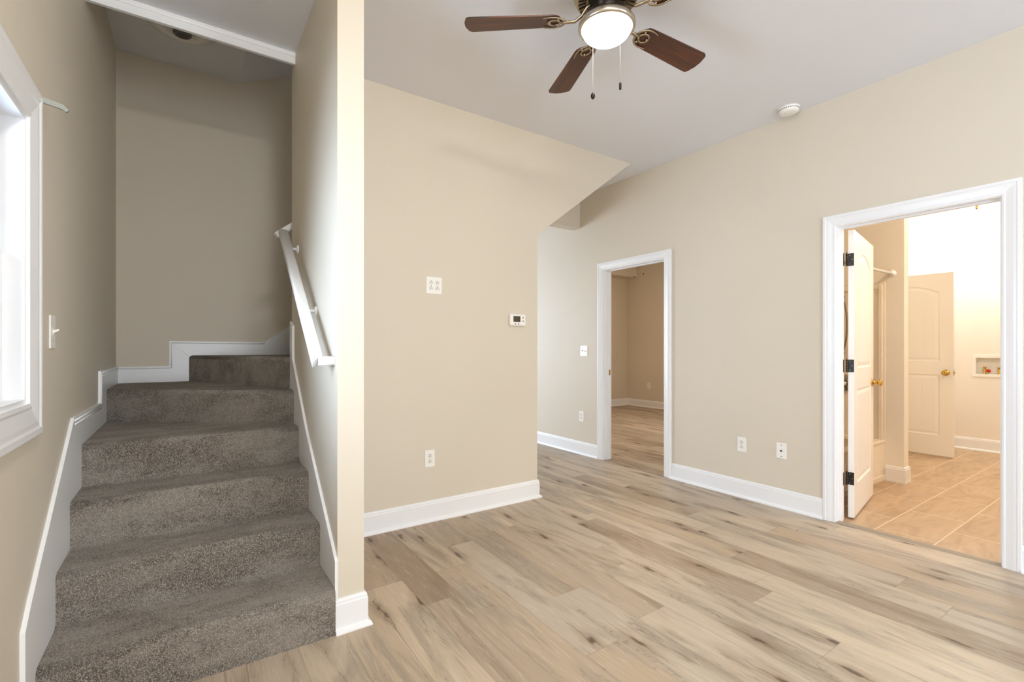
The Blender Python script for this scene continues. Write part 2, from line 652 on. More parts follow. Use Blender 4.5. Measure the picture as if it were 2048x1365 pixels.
# back wall of the stair and upper enclosure
struct('wall_stair_back', MB().box(XL, 2.332, YB, YB + 0.11, 0, 4.9).box(2.332, 3.6, YB, YB + 0.11, HC + 0.1, 4.9), 'wall', 'tall cream wall behind the winding steps', 'wall')
struct('wall_stair_end', MB().box(3.6, 3.7, YT2, YB + 0.11, H + 0.1, 4.9), 'wall')
struct('wall_stair_upper', MB().box(XL, XH, 3.03, 3.12, 2.93, 4.9), 'wall')
mb = MB()
zs = 3.27
xs = 0.345
mb.prism([(XL, 3.12, zs), (xs, 3.12, zs), (3.6, 3.12, zs + 0.47 * (3.6 - xs)), (3.6, 3.12, 4.95), (XL, 3.12, 4.95)], (0, YB - 3.12, 0))
struct('ceiling_stair', mb, 'ceil', 'shadowed ceiling above the winding steps', 'ceiling')

# main ceiling
mb = MB()
mb.box(XL, XR, YREAR - 0.15, 3.02, H, H + 0.1)
mb.box(XH2, XR, 3.02, YT, H, H + 0.1)
mb.box(3.3, XR, YT, 4.025, H, H + 0.1)
struct('ceiling', mb, 'ceil', 'flat white living room ceiling', 'ceiling')

# white trim beam where the ceiling stops over the stairs
mb = MB()
prof = [(0, 2.862), (0, 2.900), (-0.005, 2.903), (-0.008, 2.909), (-0.008, H), (0.02, H), (0.02, 2.862)]
mb.prism([(XL, 3.015 + a, z) for a, z in prof], (XH - XL, 0, 0))
struct('trim_beam', mb, 'trim', 'white trim beam at the ceiling edge above the stairs', 'beam')

# hall and kitchen beyond (seen only as the lit strip of the right wall)
struct('ceiling_hall', MB().box(-1.6, 2.332, YB + 0.11, 9.2, HC, HC + 0.1).box(2.332, XR, YB, 9.2, HC, HC + 0.1), 'ceil')
mb = MB()
mb.box(-1.75, -1.6, YB + 0.11, 9.2, 0, HC + 0.1)
mb.box(-1.75, -0.55, YB - 0.04, YB + 0.11, 0, HC + 0.1)
struct('wall_kitchen', mb, 'wall')
struct('floor_kitchen', MB().box(-1.75, -0.55, YB, 9.2, -0.1, 0.0), 'floor')
KW = (-1.2, 1.4)  # unseen opening, added and sized to light the hall wall
mb = MB()
mb.box(-1.75, KW[0], 9.2, 9.35, 0, HC + 0.1)
mb.box(KW[1], XR, 9.2, 9.35, 0, HC + 0.1)
mb.box(KW[0], KW[1], 9.2, 9.35, 0, 0.4)
mb.box(KW[0], KW[1], 9.2, 9.35, 2.5, HC + 0.1)
struct('wall_hall', mb, 'wall')
portal((sum(KW) / 2, 9.34, 1.45), (R(-90), 0, 0), KW[1] - KW[0], 2.1)

# bedroom shell
mb = MB()
BW = (3.1, 3.9)  # unseen window opening, added to bring light into the bedroom
mb.box(7.7, 7.85, 2.57, BW[0], 0, H)
mb.box(7.7, 7.85, BW[1], 7.1, 0, H)
mb.box(7.7, 7.85, BW[0], BW[1], 0, 0.8)
mb.box(7.7, 7.85, BW[0], BW[1], 2.1, H)
portal((7.84, sum(BW) / 2, 1.45), (0, R(90), 0), 1.3, BW[1] - BW[0])
struct('wall_bedroom_far', mb, 'wall')
struct('wall_bedroom_side', MB().box(XR + 0.11, 7.7, 6.94, 7.1, 0, H), 'wall')
struct('wall_partition', MB().box(XR + 0.11, 7.7, 2.41, 2.52, 0, H), 'wall')
struct('ceiling_bedroom', MB().box(XR + 0.11, 7.85, 2.41, 7.1, H, H + 0.1), 'ceil')
struct('wall_bedroom_soffit', MB().box(5.4, 7.7, 6.64, 6.94, 2.655, H), 'wall', 'boxed soffit high in the bedroom corner', 'soffit')

# bathroom shell
mb = MB()
BX = 7.65
bz0, bz1, by0, by1 = 0.893, 1.090, 1.23, 1.54      # recess of the washer box
mb.box(BX, BX + 0.15, -1.2, by0, 0, H)
mb.box(BX, BX + 0.15, by1, 2.41, 0, H)
mb.box(BX, BX + 0.15, by0, by1, 0, bz0)
mb.box(BX, BX + 0.15, by0, by1, bz1, H)
mb.box(BX + 0.09, BX + 0.15, by0, by1, bz0, bz1)
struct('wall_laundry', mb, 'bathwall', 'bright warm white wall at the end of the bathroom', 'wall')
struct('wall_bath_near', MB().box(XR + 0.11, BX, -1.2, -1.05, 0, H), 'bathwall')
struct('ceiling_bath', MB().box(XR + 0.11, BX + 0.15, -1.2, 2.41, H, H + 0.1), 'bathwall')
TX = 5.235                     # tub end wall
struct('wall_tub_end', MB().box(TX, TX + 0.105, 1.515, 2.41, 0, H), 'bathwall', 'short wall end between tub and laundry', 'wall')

# ------------------------------------------------------------------ baseboards
BBH = 0.142
BBP = [(0, 0), (0.030, 0), (0.030, 0.006), (0.026, 0.015), (0.017, 0.020), (0.014, 0.022), (0.014, BBH - 0.024),
       (0.011, BBH - 0.018), (0.011, BBH - 0.010), (0.006, BBH), (0, BBH)]
BBQ = [(a if a < 0.015 else 0.015, z) for a, z in BBP]


def baseboard(name, path, prof=BBP, label=None):
    struct(name, MB().sweep([(x, y, 0) for x, y in path], prof), 'trim', label, 'baseboard' if label else None)


# travel so that the room lies to the left
baseboard('baseboard_right', [(XR, 1.522), (XR, 2.796)], label='white baseboard between the two doorways')
baseboard('baseboard_right_hall', [(XR, 3.731), (XR, 9.2)], label='white baseboard in the hall past the bedroom doorway')
baseboard('baseboard_right_near', [(XR, YREAR), (XR, 0.561)], label='white baseboard on the near side of the bathroom doorway')
baseboard('baseboard_back', [(2.332, YT2 + 0.4), (2.332, YT), (XH2, YT), (XH2, YP), (XH - 0.012, YP)], label='white baseboard under the thermostat, wrapping the wall ends')
baseboard('baseboard_bedroom', [(7.7, 2.52), (7.7, 6.94), (XR + 0.11, 6.94)], label='white baseboard round the bedroom corner')
baseboard('baseboard_laundry', [(BX, -1.05), (BX, 2.41)], label='white baseboard along the laundry wall')
baseboard('baseboard_tub_end', [(TX + 0.105, 2.41), (TX + 0.105, 1.515), (TX, 1.515), (TX, 1.648)], BBQ, 'white baseboard wrapping the short wall beside the tub')

# ------------------------------------------------------------------ staircase
Z = [0] + [RISE * k for k in range(1, 16)]
XA, XB, YBK = XL + SK, XH - SK, YB - SK
stair = thing('staircase', 'carpeted stairs rising between the cream walls and turning at the top', 'stairs', (0.06, 2.06, 0))
foot = {
    1: [(XB, 2.055), (XB, 2.50), (XA, 2.50), (XA, 2.068)],
    2: [(XB, 2.335), (XB, 2.85), (XA, 2.85), (XA, 2.345)],
    3: [(XB, 2.588), (XB, 3.02), (XA, 3.02), (XA, 2.60)],
    4: [(XB, 2.840), (XB, 3.05), (0.50, YBK), (XA, YBK), (XA, 2.862)],
    5: [(XB, 2.985), (XB, 3.14), (0.74, 3.14), (0.74, YBK), (XA, YBK), (XA, 3.68)],
    6: [(XB, 3.135), (0.86, 3.135), (0.86, YBK), (0.018, YBK)],
    7: [(0.545, 3.135), (1.3, 3.135), (1.3, YBK), (0.705, YBK)],
}
for k in range(8, 15):
    xa = 0.96 + 0.25 * (k - 8)
    foot[k] = [(xa, 3.135), (xa + 0.27, 3.135), (xa + 0.27, YBK), (xa, YBK)]
for k, poly in foot.items():
    mb = MB()
    z0, z1 = Z[k - 1], Z[k]
    mb.prism([(x, y, z0) for x, y in poly], (0, 0, z1 - z0))
    bm = mb.bm
    bm.edges.ensure_lookup_table()
    # front edge runs from the last polygon corner to the first
    a, b = Vector((*poly[-1], z1)), Vector((*poly[0], z1))
    es = [e for e in bm.edges if {tuple(round(c, 4) for c in v.co) for v in e.verts} == {tuple(round(c, 4) for c in p) for p in (a, b)}]
    r = bmesh.ops.bevel(bm, geom=es, offset=0.024, segments=5, profile=0.5, affect='EDGES')
    for f in r['faces']:
        f.smooth = True
    mb.build('step', 'carpet', stair)

# stair skirt boards (part of the trim of the walls)
mb = MB()
mb.prism([(XL, 1.955, 0.215), (XL, 1.955, 0.365), (XL, 2.025, 0.425), (XL, 2.70, 0.905), (XL, 3.46, 0.895), (XL, 3.46, 1.072), (XL, YB, 1.072),
          (XL, YB, 0.80), (XL, 3.0, 0.70), (XL, 2.55, 0.30), (XL, 2.1, 0.08)][::-1], (SK, 0, 0))
for a, b in (((2.71, 0.893), (3.462, 0.883)), ((3.472, 0.89), (3.472, 1.06)), ((3.472, 1.06), (YB, 1.06))):
    mb.tube([(XL + SK, a[0], a[1]), (XL + SK, b[0], b[1])], 0.004, 8)
    d = (0, -0.016) if a[1] != 1.06 and abs(a[0] - b[0]) > 0.1 else ((0.016, 0) if abs(a[0] - b[0]) < 0.1 else (0, -0.016))
    mb.tube([(XL + SK, a[0] + d[0], a[1] + d[1]), (XL + SK, b[0] + d[0], b[1] + d[1])], 0.003, 8)
struct('baseboard_stair_left', mb, 'trim', 'white skirt board stepping up the window wall beside the carpet', 'skirt board')

mb = MB()
mb.prism([(XA, YB, 1.068), (-0.10, YB, 1.068), (-0.10, YB, 1.250), (0.518, YB, 1.246), (0.73, YB, 1.40), (1.5, YB, 1.97), (1.5, YB, 1.70),
          (0.66, YB, 1.12), (0.1, YB, 1.0), (0.0, YB, 0.9), (XA, YB, 0.9)], (0, -SK, 0))
yy = YB - SK
for a, b in (((XA, 1.056), (-0.088, 1.056)), ((-0.088, 1.056), (-0.088, 1.238)), ((-0.088, 1.238), (0.518, 1.234))):
    mb.tube([(a[0], yy, a[1]), (b[0], yy, b[1])], 0.004, 8)
mb.tube([(0.018, yy, 1.14), (-0.088, yy, 1.238)], 0.0015, 6)
mb.tube([(0.518, yy, 1.14), (0.518, yy, 1.246)], 0.0015, 6)
struct('baseboard_stair_back', mb, 'trim', 'white skirt board stepping along the wall behind the winding steps', 'skirt board')

mb = MB()
mb.prism([(XH, 2.066, 0.10), (XH, 2.066, 0.305), (XH, 2.665, 0.772), (XH, 3.045, 1.135), (XH, 3.045, 1.33), (XH, 3.118, 1.36), (XH, 3.118, 0.95), (XH, 2.9, 0.65), (XH, 2.4, 0.2)], (-SK, 0, 0))
struct('baseboard_stair_right', mb, 'trim', 'white sloped skirt board under the handrail', 'skirt board')

# ------------------------------------------------------------------ handrail
def rail_section(mb, a, b, w=0.050, h=0.038, ca=None, cb=None):
    """rounded bar from a to b; ca, cb: end cut normals"""
    a, b = Vector(a), Vector(b)
    d = (b - a).normalized()
    side = d.cross(Vector((0, 0, 1))).normalized()
    up = side.cross(d)
    ring = []
    for i in range(24):
        t = 2 * PI * i / 24
        c, s = math.cos(t), math.sin(t)
        ring.append((math.copysign(abs(c) ** 0.55, c) * w / 2, math.copysign(abs(s) ** 0.55, s) * h / 2))
    R0, R1 = [], []
    for p, q in ring:
        v = side * p + up * q
        na = Vector(ca) if ca else d
        nb = Vector(cb) if cb else d
        R0.append(mb.bm.verts.new(a + v - d * (v.dot(na) / d.dot(na))))
        R1.append(mb.bm.verts.new(b + v - d * (v.dot(nb) / d.dot(nb))))
    fs = []
    for i in range(24):
        j = (i + 1) % 24
        f = mb.bm.faces.new((R0[i], R0[j], R1[j], R1[i]))
        f.smooth = True
        fs.append(f)
    fs += [mb.bm.faces.new(R0[::-1]), mb.bm.faces.new(R1)]
    bmesh.ops.recalc_face_normals(mb.bm, faces=fs)


def rail_bracket(parent, p, wall_x):
    mb = MB()
    mb.lathe([(0, 0), (0.024, 0), (0.024, 0.004), (0.016, 0.010), (0, 0.010)], (wall_x, p[1], p[2] - 0.05), (-1, 0, 0), 20)
    mb.tube([(wall_x - 0.005, p[1], p[2] - 0.05), (wall_x - 0.04, p[1], p[2] - 0.05), (p[0] + 0.004, p[1], p[2] - 0.044), (p[0], p[1], p[2] - 0.018)], 0.007, 10)
    mb.box(p[0] - 0.012, p[0] + 0.012, p[1] - 0.03, p[1] + 0.03, p[2] - 0.024, p[2] - 0.014)
    mb.build('bracket', 'trim', parent)


hr = thing('handrail', 'white painted handrail climbing the wall beside the stairs', 'handrail', (XH, 2.13, 1.14))
xr = 0.459
r0, r1 = Vector((xr, 2.13, 1.145)), Vector((xr, 2.985, 1.862))
dd = (r1 - r0).normalized()
mb = MB()
rail_section(mb, r0, r1, ca=tuple((dd + Vector((-1, 0, 0))).normalized()))
mb.build('rail', 'trim', hr)
mb = MB()
rail_section(mb, (XH - 0.001, 2.13, 1.145), (xr, 2.13, 1.145), 0.044, 0.040)
mb.build('rail_return', 'trim', hr)
for s in (0.40, 0.93):
    rail_bracket(hr, r0.lerp(r1, s), XH)
hr2 = thing('handrail', 'upper white handrail turning behind the wall corner', 'handrail', (0.47, YT2, 1.9))
mb = MB()
rail_section(mb, (0.452, 3.205, 1.885), (1.9, 3.205, 3.02))
mb.build('rail', 'trim', hr2)
for xx in (0.62, 1.5):
    mb = MB()
    zz = 1.885 + (xx - 0.452) * 0.784
    mb.tube([(xx, YT2, zz - 0.06), (xx, 3.17, zz - 0.06), (xx, 3.205, zz - 0.02)], 0.007, 10)
    mb.lathe([(0, 0), (0.024, 0), (0.024, 0.004), (0.016, 0.01), (0, 0.01)], (xx, YT2, zz - 0.06), (0, 1, 0), 20)
    mb.build('bracket', 'trim', hr2)

# ------------------------------------------------------------------ casings (profile across the width, out from the wall)
CAS = [(0.0, 0.0), (0.0, 0.011), (0.008, 0.013), (0.014, 0.010), (0.026, 0.013), (0.044, 0.017), (0.054, 0.0175), (0.060, 0.021), (0.073, 0.021), (0.076, 0.018), (0.076, 0.0)]


def casing(mb, x, sgn, pts, closed=False, ws=1.0):
    """mitred casing on the plane X=x, standing out in sgn*X; pts (y, z) of the inner edge, travelled so the outside lies to the left"""
    n = len(pts)
    rings = []
    P = [Vector((p[0], p[1])) for p in pts]
    for i in range(n):
        if closed:
            d0 = (P[i] - P[i - 1]).normalized()
            d1 = (P[(i + 1) % n] - P[i]).normalized()
        else:
            d0 = (P[i] - P[i - 1]).normalized() if i else (P[1] - P[0]).normalized()
            d1 = (P[i + 1] - P[i]).normalized() if i < n - 1 else d0
        n0, n1 = Vector((-d0.y, d0.x)), Vector((-d1.y, d1.x))
        k = n0 + n1
        k = k / k.dot(n0)
        rings.append([mb.bm.verts.new((x + sgn * o, P[i].x + k.x * w * ws, P[i].y + k.y * w * ws)) for w, o in CAS])
    m = len(CAS)
    fs = []
    for i in range(n if closed else n - 1):
        a, b = rings[i], rings[(i + 1) % n]
        for j in range(m):
            q = (j + 1) % m
            fs.append(mb.bm.faces.new((a[j], a[q], b[q], b[j])))
    if not closed:
        fs += [mb.bm.faces.new(rings[0]), mb.bm.faces.new(rings[-1][::-1])]
    bmesh.ops.recalc_face_normals(mb.bm, faces=fs)


def doorway(name, ya, yb, label, stop_x):
    d = thing(name, label, 'doorway', (XR, (ya + yb) / 2, 0), kind='structure')
    mb = MB()
    e = 0.005
    casing(mb, XR, -1, [(ya - e + 0.0, 0.0), (ya - e, DH + e), (yb + e, DH + e), (yb + e, 0.0)])
    mb.build('casing', 'trim', d)
    mb = MB()
    casing(mb, XR + 0.11, 1, [(ya - e, 0.0), (ya - e, DH + e), (yb + e, DH + e), (yb + e, 0.0)])
    mb.build('casing', 'trim', d)
    mb = MB()
    t = 0.012
    mb.box(XR - 0.002, XR + 0.112, ya - t, ya, 0, DH + t)
    mb.box(XR - 0.002, XR + 0.112, yb, yb + t, 0, DH + t)
    mb.box(XR - 0.002, XR + 0.112, ya, yb, DH, DH + t)
    mb.box(stop_x, stop_x + 0.03, ya, ya + 0.011, 0, DH)
    mb.box(stop_x, stop_x + 0.03, yb - 0.011, yb, 0, DH)
    mb.box(stop_x, stop_x + 0.03, ya + 0.011, yb - 0.011, DH - 0.011, DH)
    mb.build('jamb', 'trim', d)
    return d


d1 = doorway('door_1', D1a, D1b, 'white cased doorway into the dim bedroom', XR + 0.038)
mb = MB()
mb.box(XR + 0.072, XR + 0.100, D1b - 0.0015, D1b + 0.0, 0.905, 0.965, 0.0005, 1)
mb.box(XR + 0.060, XR + 0.074, D1b - 0.003, D1b - 0.001, 0.915, 0.955)
mb.build('strike_plate', 'brass', d1)

d2 = doorway('door_2', D2a, D2b, 'white cased doorway into the warm lit bathroom', XR + 0.040)


# ------------------------------------------------------------------ panel door leaf (local: hinge edge at x=0, leaf along +x, thickness along y, z up)
def arch(x, xa, xb, z, rise):
    t = (x - (xa + xb) / 2) / ((xb - xa) / 2)
    return z + rise * (1 - t * t)


def panel_outline(xa, xb, za, zb, rise, inset=0.0):
    xa, xb, za = xa + inset, xb - inset, za + inset
    n = 14
    pts = [(xa, za), (xb, za)]
    for i in range(n + 1):
        x = xb + (xa - xb) * i / n
        pts.append((x, arch(x, xa, xb, zb - inset, rise * (1 - inset * 2)) if rise else zb - inset))
        if not rise and i == 0:
            pts.append((xa, zb - inset))
            break
    return pts


def door_leaf(parent, W, Hd, T, panels, planks):
    mb = MB()
    bm = mb.bm
    for side in (-1, 1):
        y = side * T / 2

        def ring(pts, dep):
            return [bm.verts.new((p[0], y - side * dep, p[1])) for p in pts]
        outer = ring([(0, 0.012), (W, 0.012), (W, Hd), (0, Hd)], 0)
        loops = [outer]
        fs = []
        for (xa, xb, za, zb, rise) in panels:
            a = ring(panel_outline(xa, xb, za, zb, rise), 0)
            loops.append(a)
            prev = a
            for ins, dep in ((0.007, 0.007), (0.016, 0.009), (0.024, 0.006), (0.040, 0.002)):
                c = ring(panel_outline(xa, xb, za, zb, rise, ins), dep)
                n = len(a)
                for i in range(n):
                    j = (i + 1) % n
                    fs.append(bm.faces.new((prev[i], prev[j], c[j], c[i])))
                prev = c
            if planks == 0:
                fs.append(bm.faces.new(prev))
            else:
                # field of vertical boards with V grooves
                ins = 0.040
                X0, X1 = xa + ins, xb - ins
                back = ring([(p.co.x, p.co.z) for p in prev], 0.0055)
                n = len(prev)
                for i in range(n):
                    j = (i + 1) % n
                    fs.append(bm.faces.new((prev[i], prev[j], back[j], back[i])))
                fs.append(bm.faces.new(back))
                g = 0.0035
                for q in range(planks):
                    p0 = X0 + (X1 - X0) * q / planks + (g if q else 0)
                    p1 = X0 + (X1 - X0) * (q + 1) / planks - (g if q < planks - 1 else 0)
                    pts = [(p0, za + ins), (p1, za + ins)]
                    for i in range(7):
                        x = p1 + (p0 - p1) * i / 6
                        pts.append((x, arch(x, X0, X1, zb - ins, rise * (1 - ins * 2)) if rise else zb - ins))
                    A = ring(pts, 0.002)
                    B = ring([(p[0] + (g if p[0] < (p0 + p1) / 2 else -g) * (1 if True else 0), p[1]) for p in pts], 0.002)
                    base = ring([(p[0] - (g if abs(p[0] - p0) < 1e-6 and q else 0) + (g if abs(p[0] - p1) < 1e-6 and q < planks - 1 else 0), p[1]) for p in pts], 0.0055)
                    for v in B:
                        bm.verts.remove(v)
                    m = len(pts)
                    for i in range(m):
                        j = (i + 1) % m
                        fs.append(bm.faces.new((A[i], A[j], base[j], base[i])))
                    fs.append(bm.faces.new(A))
        es = []
        for lp in loops:
            for i in range(len(lp)):
                es.append(bm.edges.get((lp[i], lp[(i + 1) % len(lp)])) or bm.edges.new((lp[i], lp[(i + 1) % len(lp)])))
        r = bmesh.ops.triangle_fill(bm, use_beauty=True, use_dissolve=False, edges=es)
        nf = [g_ for g_ in r['geom'] if isinstance(g_, bmesh.types.BMFace)]
        for f in fs + nf:
            f.normal_update()
            if f.normal.y * side < -1e-5:
                f.normal_flip()
    # edges of the slab
    t = T / 2
    for (p, q) in (((0, 0.012), (W, 0.012)), ((W, 0.012), (W, Hd)), ((W, Hd), (0, Hd)), ((0, Hd), (0, 0.012))):
        f = bm.faces.new([bm.verts.new(c) for c in ((p[0], -t, p[1]), (q[0], -t, q[1]), (q[0], t, q[1]), (p[0], t, p[1]))])
        f.normal_update()
        cx = Vector(((p[0] + q[0]) / 2 - W / 2, 0, (p[1] + q[1]) / 2 - Hd / 2))
        if f.normal.dot(cx) < 0:
            f.normal_flip()
    return mb.build('leaf', 'door', parent, local=True)


def knob_set(leaf, x, z, T, sides=(-1, 1)):
    for s in sides:
        mb = MB()
        o = (x, s * T / 2, z)
        mb.lathe([(0, 0), (0.033, 0), (0.033, 0.003), (0.029, 0.007), (0.016, 0.010), (0.012, 0.014), (0.011, 0.030), (0.016, 0.036), (0.025, 0.046),
                  (0.0275, 0.055), (0.025, 0.062), (0.018, 0.066), (0.006, 0.066), (0.005, 0.063), (0, 0.063)], o, (0, s, 0), 28)
        mb.build('knob', 'brass', leaf, local=True)


PAN = lambda W: [(0.115, W - 0.115, 1.055, 1.815, 0.085), (0.115, W - 0.115, 0.235, 0.905, 0.0)]

# bathroom door: hinged at the far jamb, swung into the bathroom a little past square
W2, T2 = 0.775, 0.035
hx, hy = XR + 0.125, D2b - 0.004
bd = thing('bathroom_door', 'white arched panel door standing open on black hinges', 'door', (hx, hy, 0), (0, 0, R(10.5)), kind='thing')
leaf = door_leaf(bd, W2, DH - 0.004, T2, PAN(W2), 0)
leaf.location = (0.022, -T2 / 2 - 0.012, 0)
knob_set(leaf, W2 - 0.06, 0.925, T2)
for z in (0.285, 1.075, 1.82):
    hg = MB()
    hh = 0.044
    # leaf plate on the door edge, knuckle barrel, jamb plate
    hg.box(0.0195, 0.022, -0.047, -0.012, z - hh, z + hh, 0.001, 1)
    hb = hg.build('hinge', 'blackmetal', bd, local=True)
    k = MB()
    for i in range(5):
        k.lathe([(0, 0), (0.0065, 0), (0.0065, hh * 2 / 5 - 0.0015), (0, hh * 2 / 5 - 0.0015)], (0.012, -0.006, z - hh + i * hh * 2 / 5), (0, 0, 1), 14)
    k.lathe([(0, 0), (0.004, 0), (0.0045, 0.004), (0, 0.008)], (0.012, -0.006, z + hh), (0, 0, 1), 12)
    k.build('barrel', 'blackmetal', hb, local=True)
    for dz, dy in ((0.030, -0.022), (0.0, -0.036), (-0.030, -0.022)):
        s_ = MB()
        s_.lathe([(0, 0), (0.0035, 0), (0.003, 0.0012), (0, 0.0015)], (0.0195, dy, z + dz), (-1, 0, 0), 10)
        s_.build('screw', 'chrome', hb, local=True)
for z in (0.285, 1.075, 1.82):
    jp = MB()
    jp.box(XR + 0.086, XR + 0.113, D2b - 0.002, D2b + 0.0005, z - 0.044, z + 0.044)
    jp.build('hinge_leaf', 'blackmetal', d2)

# laundry door: far leaf standing open across the view
W3 = 0.76
ld = thing('laundry_door', 'white plank panel door open against the laundry wall', 'door', (6.90, 1.555 + W3, 0), (0, 0, R(-92.0)), kind='thing')
leaf3 = door_leaf(ld, W3, DH - 0.004, T2, PAN(W3), 4)
knob_set(leaf3, W3 - 0.06, 0.93, T2)
mb = MB()
mb.box(W3 - 0.0005, W3 + 0.0012, -0.0125, 0.0125, 0.90, 0.957)
mb.box(W3, W3 + 0.011, -0.006, 0.006, 0.922, 0.938, 0.002, 1)
mb.build('latch', 'brass', leaf3, local=True)

# ------------------------------------------------------------------ window in the left wall
win = thing('window_1', 'bright white framed window beside the lower stairs', 'window', (XL, (WY0 + WY1) / 2, WZ0), kind='structure')
mb = MB()
casing(mb, XL, 1, [(WY0, WZ0), (WY0, WZ1), (WY1, WZ1), (WY1, WZ0)], True, 1.4)
mb.build('casing', 'trim', win)
mb = MB()
t = 0.014
mb.box(XL - 0.15, XL + 0.002, WY0, WY0 + t, WZ0, WZ1)
mb.box(XL - 0.15, XL + 0.002, WY1 - t, WY1, WZ0, WZ1)
mb.box(XL - 0.15, XL + 0.002, WY0 + t, WY1 - t, WZ0, WZ0 + t)
mb.box(XL - 0.15, XL + 0.002, WY0 + t, WY1 - t, WZ1 - t, WZ1)
mb.build('jamb', 'trim', win)


def sash(za, zb, x):
    s = MB()
    a, b = WY0 + t, WY1 - t
    w = 0.034
    s.box(x, x + 0.03, a, a + w, za, zb)
    s.box(x, x + 0.03, b - w, b, za, zb)
    s.box(x, x + 0.03, a + w, b - w, za, za + w)
    s.box(x, x + 0.03, a + w, b - w, zb - w, zb)
    so = s.build('sash', 'trim', win)
    g = MB()
    g.box(x + 0.012, x + 0.016, a + w, b - w, za + w, zb - w)
    g.build('pane', 'glass', so)


zm = (WZ0 + WZ1) / 2
sash(WZ0 + t, zm + 0.017, XL - 0.075)
sash(zm - 0.017, WZ1 - t, XL - 0.108)

# ------------------------------------------------------------------ curtain rod bracket at the window corner
cb = thing('curtain_bracket', 'small metal curtain rod bracket at the top window corner', 'bracket', (XL, 2.19, 2.02))
mb = MB()
mb.box(XL, XL + 0.0025, 2.176, 2.196, 1.995, 2.037, 0.0008, 1)
mb.build('back_plate', 'zinc', cb)
mb = MB()
mb.prism([(XL + 0.002, 2.182, 2.016), (XL + 0.055, 2.182, 2.006), (XL + 0.066, 2.182, 1.999), (XL + 0.072, 2.182, 2.006), (XL + 0.058, 2.182, 2.022), (XL + 0.002, 2.182, 2.034)], (0, 0.008, 0))
mb.build('hook_arm', 'zinc', cb)


# ------------------------------------------------------------------ wall plates.  local frame: x across, z up, y = out of the wall towards -y
def plate(name, label, cat, loc, rotz, w, h):
    o = thing(name, label, cat, loc, (0, 0, rotz))
    mb = MB()
    mb.box(-w / 2, w / 2, -0.006, 0, -h / 2, h / 2, 0.0028, 2)
    mb.build('cover_plate', 'plastic', o, local=True)
    return o


def receptacle(o, dx, dz):
    mb = MB()
    pts = []
    for i in range(24):
        a = 2 * PI * i / 24
        pts.append((dx + 0.0172 * math.cos(a), -0.006, dz + max(-0.0135, min(0.0135, 0.0172 * math.sin(a)))))
    mb.prism(pts, (0, -0.0022, 0))
    rc = mb.build('receptacle', 'offplastic', o, local=True)
    mb = MB()
    for sx, hh in ((-0.0064, 0.0042), (0.0064, 0.0034)):
        mb.box(dx + sx - 0.0013, dx + sx + 0.0013, -0.0085, -0.0080, dz - 0.003 - hh, dz - 0.003 + hh)
    mb.lathe([(0, 0), (0.0030, 0), (0.0030, 0.0003), (0, 0.0003)], (dx, -0.0082, dz + 0.0085), (0, -1, 0), 12)
    mb.build('slots', 'black', rc, local=True)


def screw(o, dx, dz, r=0.003):
    mb = MB()
    mb.lathe([(0, 0), (r, 0), (r * 0.8, 0.001), (0, 0.0013)], (dx, -0.006, dz), (0, -1, 0), 12)
    mb.build('screw', 'chrome', o, local=True)


def duplex(label, loc, rotz, group=None):
    o = plate('outlet', label, 'outlet', loc, rotz, 0.074, 0.118)
    receptacle(o, 0, 0.0195)
    receptacle(o, 0, -0.0195)
    screw(o, 0, 0)
    return o


RW_ = R(-90)   # right wall plates face -X  (local -y -> -x)
q = plate('outlet', 'square double outlet plate high on the thermostat wall', 'outlet', (1.426, YT, 1.636), 0, 0.119, 0.119)
for dx in (-0.023, 0.023):
    for dz in (-0.0195, 0.0195):
        receptacle(q, dx, dz)
    screw(q, dx, 0)
duplex('outlet low on the thermostat wall above the baseboard', (1.394, YT, 0.434), 0)
duplex('outlet on the long wall between the doorways, nearer the bedroom', (XR, 2.117, 0.424), RW_)
duplex('outlet low on the hall wall beneath the double switch', (XR, 3.998, 0.428), RW_)
duplex('outlet low on the far wall inside the bedroom', (7.7, 6.36, 0.44), RW_)
o = plate('cable_plate', 'white cable jack plate beside the bathroom doorway', 'cable plate', (XR, 1.808, 0.428), RW_, 0.074, 0.118)
mb = MB()
mb.lathe([(0, 0), (0.0062, 0), (0.0062, 0.003), (0.0046, 0.003), (0.0046, 0.011), (0.002, 0.011), (0.002, 0.006), (0, 0.006)], (0, -0.006, 0), (0, -1, 0), 14)
mb.build('jack', 'darkmetal', o, local=True)
for dz in (0.042, -0.042):
    mb = MB()
    mb.lathe([(0, 0), (0.0034, 0), (0.0028, 0.001), (0, 0.0013)], (0, -0.006, dz), (0, -1, 0), 12)
    mb.build('screw', 'darkmetal', o, local=True)


def toggle(o, dx, up=1):
    mb = MB()
    mb.box(dx - 0.0052, dx + 0.0052, -0.0068, -0.006, -0.0125, 0.0125)
    tg = mb.build('toggle_slot', 'offplastic', o, local=True)
    mb = MB()
    mb.prism([(dx - 0.004, -0.006, -0.005), (dx - 0.004, -0.006, 0.006), (dx - 0.004, -0.021, up * 0.007 + 0.004), (dx - 0.004, -0.022, up * 0.007 - 0.002)], (0.008, 0, 0))
    mb.build('toggle', 'plastic', tg, local=True)
    for dz in (0.03, -0.03):
        screw(o, dx, dz, 0.0026)


o = plate('light_switch', 'white double toggle switch plate on the hall wall', 'light switch', (XR, 3.958, 1.168), RW_, 0.118, 0.118)
toggle(o, -0.023)
toggle(o, 0.023, -1)
o = plate('light_switch', 'single toggle switch on the window wall by the stairs', 'light switch', (XL, 2.345, 1.258), R(90), 0.074, 0.12)
toggle(o, 0)

